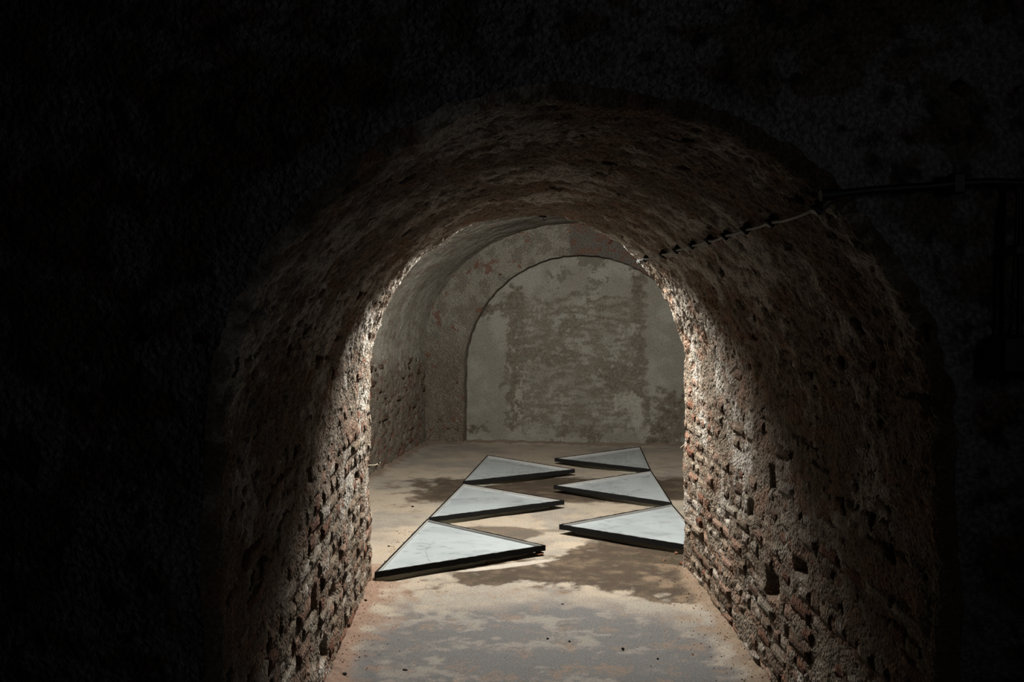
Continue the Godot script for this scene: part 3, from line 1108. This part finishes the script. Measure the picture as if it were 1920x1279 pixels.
func glass_panels() -> void:
	var list := [
		[Vector2(-0.497, 7.30), Vector2(-0.706, 5.84), Vector2(0.331, 6.50), "bright triangular glass panel with a hairline crack, its sharp corner touching the left passage wall"],
		[Vector2(-0.281, 8.75), Vector2(-0.49, 7.33), Vector2(0.556, 7.99), "middle triangular glass panel of the left-hand row, between the cracked panel and the dim one"],
		[Vector2(-0.078, 10.39), Vector2(-0.284, 8.84), Vector2(0.762, 9.49), "dim grey triangular glass panel farthest back in the left-hand row"],
		[Vector2(1.395, 7.85), Vector2(1.389, 6.40), Vector2(0.459, 7.11), "bright triangular glass panel partly hidden by the right passage wall"],
		[Vector2(1.479, 9.42), Vector2(1.403, 7.89), Vector2(0.51, 8.65), "middle triangular glass panel of the right-hand row, mirroring streaks of the stained wall"],
		[Vector2(1.606, 11.0), Vector2(1.483, 9.49), Vector2(0.61, 10.17), "darkest triangular glass panel at the back of the right-hand row, nearest the stained wall"],
	]
	for k in 6:
		var tri := [list[k][0], list[k][1], list[k][2]]
		var base := Vector3((tri[0].x + tri[1].x + tri[2].x) / 3.0, 0, -(tri[0].y + tri[1].y + tri[2].y) / 3.0)
		for q in 3:
			tri[q] -= Vector2(base.x, -base.z)
		var o := thing("glass_panel", list[k][3], "glass panel", base, "triangular glass panels on the chamber floor")
		var t1 := inset(tri, 0.0095)
		var t2 := inset(tri, 0.014)
		var foot := inset(tri, 0.006)
		foot[2] = foot[2].lerp((tri[0] + tri[1] + tri[2]) / 3.0, 0.17)
		put("tray", slab(foot, -0.004, 0.036), mats.tray, o)
		for e in 3:
			var f := (e + 1) % 3
			put("edge_strip", strip(tri[e], tri[f], t1[e], t1[f], 0.030, 0.066, 0.0035, k * 7.0 + e), mats.black, o)
			put("liner", strip(t1[e], t1[f], t2[e], t2[f], 0.036, 0.0615, 0.0006, k * 7.0 + e + 50.0), mats.liner, o)
		var pane := put("pane", pane_mesh(t2, 0.046, 0.008, k * 13.0), mats.glass, o)
		if k == 0:
			crack(pane, base)


func crack(pane: Node, base: Vector3) -> void:
	# hairline crack across the sheet: a branching line of thin slivers
	var px := [[[815, 1014], [806, 1022], [800, 1030], [797, 1034], [801, 1040], [802, 1048], [808, 1054]], [[792, 1018], [806, 1021], [818, 1018]]]
	var st := SurfaceTool.new()
	st.begin(Mesh.PRIMITIVE_TRIANGLES)
	st.set_smooth_group(-1)
	for line in px:
		for k in line.size() - 1:
			var a := on_floor(line[k][0], line[k][1], 0.0463) - base
			var b := on_floor(line[k + 1][0], line[k + 1][1], 0.0463) - base
			var dir := (b - a).normalized()
			var side := dir.cross(Vector3.UP) * 0.0009
			var pts := PackedVector3Array([a + side, a - side, b + side, b - side, a + side + Vector3(0, 0.0006, 0), a - side + Vector3(0, 0.0006, 0), b + side + Vector3(0, 0.0006, 0), b - side + Vector3(0, 0.0006, 0)])
			hull(st, pts, (a + b) * 0.5 + Vector3(0, 0.0003, 0))
	st.generate_normals()
	put("crack", st.commit(), mats.hairline, pane)


func on_floor(px: float, py: float, h := 0.0) -> Vector3:
	# place on the floor, measured off the photograph
	var d := (1.64 - h) * 1867.0 / (py - 570.0)
	return Vector3((px - 928.0) * d / 1867.0, h, -d)


# ------------------------------------------------------------------ wiring

func vault_at(deg: float, d: float, off: float) -> Vector3:
	var a := deg_to_rad(deg)
	return Vector3(CX + (R - off) * cos(a), SPRING + (R - off) * sin(a), -d)


func wiring() -> void:
	var ds := [5.72, 5.14, 4.74, 4.36, 4.02, 3.73, 3.43, 3.11, 2.66]
	var words := ["first", "second", "third", "fourth", "fifth", "sixth", "seventh", "eighth", "ninth"]
	var inward := Vector3(-cos(deg_to_rad(46.5)), -sin(deg_to_rad(46.5)), 0)
	var turn := Basis(Vector3(0, 0, -1).cross(inward), inward, Vector3(0, 0, -1)).orthonormalized()
	for k in 9:
		var c := thing("cable_clip", "%s black cable clip from the bright inner end of the vault cable" % words[k], "clip", vault_at(46.5, ds[k], 0.004), "clips of the vault cable")
		c.basis = turn
		put("base", box_mesh(Vector3(0.034, 0.022, 0.03), 0.003), mats.plastic, c, Transform3D(Basis(), Vector3(0, 0.009, 0)))
		put("saddle", box_mesh(Vector3(0.026, 0.016, 0.036), 0.004), mats.plastic, c, Transform3D(Basis(Vector3.UP, 0.3), Vector3(0, 0.028, 0)))
	var path := PackedVector3Array()
	path.append(vault_at(46.5, 5.93, 0.02))
	for k in ds.size():
		path.append(vault_at(46.5, ds[k], 0.026))
		if k < ds.size() - 1:
			for q in [0.3, 0.6]:
				path.append(vault_at(46.5 - 0.25, lerpf(ds[k], ds[k + 1], q), 0.027 + 0.004 * sin(k * 2.0)))
	path.append(Vector3(0.895, 1.93, -2.575))
	var cable := put("cable", tube(path, 0.0055, 8), mats.cable)
	tag(cable, "thin grey cable clipped along the right of the passage vault", "cable")
	var end := thing("cable_connector", "small shiny metal connector at the bright inner end of the cable", "connector", vault_at(46.2, 5.93, 0.024))
	end.basis = turn
	put("body", tube(PackedVector3Array([Vector3(0, 0, -0.04), Vector3(0, 0, 0.05)]), 0.014, 10), mats.tin, end)
	put("nut", tube(PackedVector3Array([Vector3(0, 0, -0.012), Vector3(0, 0, 0.012)]), 0.019, 6), mats.plastic, end)
	# pipe along the front wall
	var pipe := PackedVector3Array()
	for q in [[1548, 366], [1600, 360], [1660, 354], [1740, 349], [1800, 343], [1860, 340], [1960, 344]]:
		pipe.append(Vector3((q[0] - 928.0) / 1867.0 * 2.56, 1.64 - (q[1] - 570.0) / 1867.0 * 2.56, -2.57))
	var o := thing("conduit", "black conduit running right from the passage arch across the front wall", "conduit")
	put("pipe", tube(pipe, 0.011, 10), mats.plastic, o)
	put("clamp", box_mesh(Vector3(0.035, 0.055, 0.045), 0.005), mats.plastic, o, Transform3D(Basis(), pipe[4] + Vector3(0, 0, -0.012)))
	put("collar", tube(PackedVector3Array([pipe[0] - Vector3(0.01, 0, 0), pipe[0] + Vector3(0.03, 0.003, 0)]), 0.016, 10), mats.plastic, o)
	# switch box with the wires that drop into it
	var s := 2.56 / 1867.0
	var bx := Vector3((1926 - 928.0) * s, 1.64 - (664 - 570.0) * s, -2.575)
	var b := thing("junction_box", "black junction box on the front wall below the conduit", "junction box", bx)
	put("case", box_mesh(Vector3(0.158, 0.098, 0.07), 0.006), mats.plastic, b)
	put("lid", box_mesh(Vector3(0.146, 0.086, 0.01), 0.003), mats.plastic, b, Transform3D(Basis(), Vector3(0, 0, 0.038)))
	for q in 2:
		put("gland", tube(PackedVector3Array([Vector3(-0.035 + q * 0.022, 0.045, 0), Vector3(-0.035 + q * 0.022, 0.062, 0)]), 0.009, 8), mats.plastic, b)
	for q in 2:
		var w := PackedVector3Array()
		for k in 9:
			var t := k / 8.0
			w.append(Vector3((1898.0 + q * 14.0 + t * 14.0 * (1.0 - q * 0.6)) * s - 928.0 * s, 1.64 - (622.0 - t * 290.0 - 570.0) * s, -2.57 + 0.006 * sin(t * 3.0 + q)))
		var wire := put("wire", tube(w, 0.0045 + 0.003 * q, 8), mats.plastic)
		tag(wire, ["thin black wire rising from the left gland of the junction box", "thicker black wire rising from the junction box under its bracket"][q], "wire")
	var br := put("bracket", box_mesh(Vector3(0.03, 0.028, 0.05), 0.004), mats.plastic)
	tag(br, "small black bracket holding the wires above the junction box", "bracket")
	br.position = Vector3((1911 - 928.0) * s, 1.64 - (469 - 570.0) * s, -2.575)


# ------------------------------------------------------------------ small things

func debris() -> void:
	# stones large enough to pick out
	var stones := [
		[685, 1134, 0.034, "stone", "flat dark stone chip on red brick dust at the left passage wall", 0.4],
		[697, 1104, 0.014, "pale_stone", "white fleck of mortar on the red dust below the cracked glass panel", 0.8],
		[646, 1268, 0.030, "black_stone", "dark chip lying at the very foot of the left passage wall", 0.4],
		[760, 1254, 0.032, "stone", "thin dark splinter on the passage floor a step from the left wall", 0.25],
		[1027, 1198, 0.018, "black_stone", "black crumb in the middle of the passage floor, left one of the pair", 0.7],
		[1068, 1203, 0.019, "black_stone", "black crumb in the middle of the passage floor, right one of the pair", 0.5],
		[1168, 1219, 0.022, "black_stone", "largest black crumb, alone on the pale floor right of the pair", 0.9],
		[1233, 1236, 0.014, "black_stone", "small black crumb between the largest crumb and the right wall's dust", 0.8],
		[1055, 1133, 0.022, "stone", "dark sliver on the pale floor behind the grey damp spot", 0.3],
		[917, 1055, 0.05, "red_stone", "broken tan brick chip against the front edge of the cracked glass panel", 0.5],
		[1268, 1038, 0.045, "red_stone", "pale brick crumb at the foot of the right passage corner", 0.5],
		[1246, 1050, 0.035, "red_stone", "brick crumb on damp concrete just off the right passage corner", 0.5],
		[1278, 1057, 0.05, "red_stone", "brick lump in the dust bank below the right passage corner", 0.6],
		[729, 1024, 0.03, "black_stone", "dark chip beside the long edge of the cracked glass panel", 0.4],
		[774, 950, 0.034, "black_stone", "dark chip on the chamber floor left of the middle panel", 0.4],
	]
	for k in stones.size():
		var q: Array = stones[k]
		var at := on_floor(q[0], q[1])
		at.y = floor_height(at.x, -at.z) + q[2] * q[5] * 0.25
		var s := put("stone", lump(300 + k, Vector3(q[2], q[2] * q[5], q[2] * 0.9)), mats[q[3]])
		s.position = at
		s.rotation.y = k * 1.7
		tag(s, q[4], "stone")
	# brick shim under the tip of the first panel
	var shim := put("brick_shim", lump(77, Vector3(0.095, 0.030, 0.06), 16), mats.red_stone)
	shim.position = Vector3(0.283, 0.013, -6.49)
	shim.rotation.y = 0.4
	tag(shim, "red brick piece propping up the free corner of the cracked glass panel", "brick")
	# straws and a twist of wire caught in the wall corners
	var straw := put("straw", tube(PackedVector3Array([Vector3(1.225, 0.812, -6.17), Vector3(1.19, 0.784, -6.17), Vector3(1.147, 0.748, -6.165)]), 0.0015, 6), mats.straw)
	tag(straw, "pale straw sticking out of the right passage corner", "straw")
	var twist := put("wire_twist", tube(PackedVector3Array([Vector3(-0.74, 0.70, -5.8), Vector3(-0.70, 0.698, -5.82), Vector3(-0.688, 0.703, -5.83), Vector3(-0.682, 0.692, -5.83), Vector3(-0.676, 0.700, -5.84), Vector3(-0.672, 0.712, -5.83)]), 0.0026, 6), mats.straw)
	tag(twist, "yellowish twist of wire sticking out of the left passage corner", "wire")
	var hook := thing("hook", "small dark rusty hook under the crown of the inner passage arch", "hook", Vector3(0.285, 2.165, -5.98))
	put("plate", box_mesh(Vector3(0.05, 0.012, 0.03), 0.003), mats.iron, hook, Transform3D(Basis(Vector3.FORWARD, 0.1), Vector3(0, 0.0, 0)))
	put("shank", tube(PackedVector3Array([Vector3(0.005, 0, 0), Vector3(0.006, -0.018, 0), Vector3(0.014, -0.026, 0.004), Vector3(0.02, -0.018, 0.004)]), 0.003, 6), mats.iron, hook)
	# crumbs fallen along the wall feet
	var mm := MultiMesh.new()
	mm.transform_format = MultiMesh.TRANSFORM_3D
	mm.use_colors = true
	mm.mesh = lump(5, Vector3.ONE, 9)
	var places := []
	var g := RandomNumberGenerator.new()
	g.seed = 99
	while places.size() < 3400:
		var d := g.randf_range(3.4, 7.2)
		var x: float
		var q := g.randf()
		if q < 0.40:
			x = -0.71 + absf(g.randfn()) * 0.09
		elif q < 0.86:
			x = 1.19 - absf(g.randfn()) * 0.14
		else:
			x = g.randf_range(-0.7, 1.15)
		if x < -0.74 or x > 1.2:
			continue
		var s: float = 0.0022 + 0.009 * pow(g.randf(), 4.0)
		if q > 0.86:
			s *= 0.7
		places.append([Vector3(x, floor_height(x, d) + s * 0.2, -d), s, q])
	mm.instance_count = places.size()
	for k in places.size():
		var s: float = places[k][1]
		mm.set_instance_transform(k, Transform3D(Basis.from_euler(Vector3(g.randf() * 6, g.randf() * 6, g.randf() * 6)).scaled(Vector3(s, s * 0.8, s)), places[k][0]))
		var c := Color(1.0, 0.75, 0.62) if g.randf() < 0.6 else Color(0.35, 0.3, 0.26) if g.randf() < 0.6 else Color(1.5, 1.45, 1.4)
		mm.set_instance_color(k, c)
	var mi := MultiMeshInstance3D.new()
	mi.name = "crumbs"
	mi.multimesh = mm
	mi.material_override = mats.crumb
	add_child(mi)
	tag(mi, "crumbs of brick and mortar fallen along the foot of the passage walls", "rubble")
	mi.set_meta("kind", "stuff")
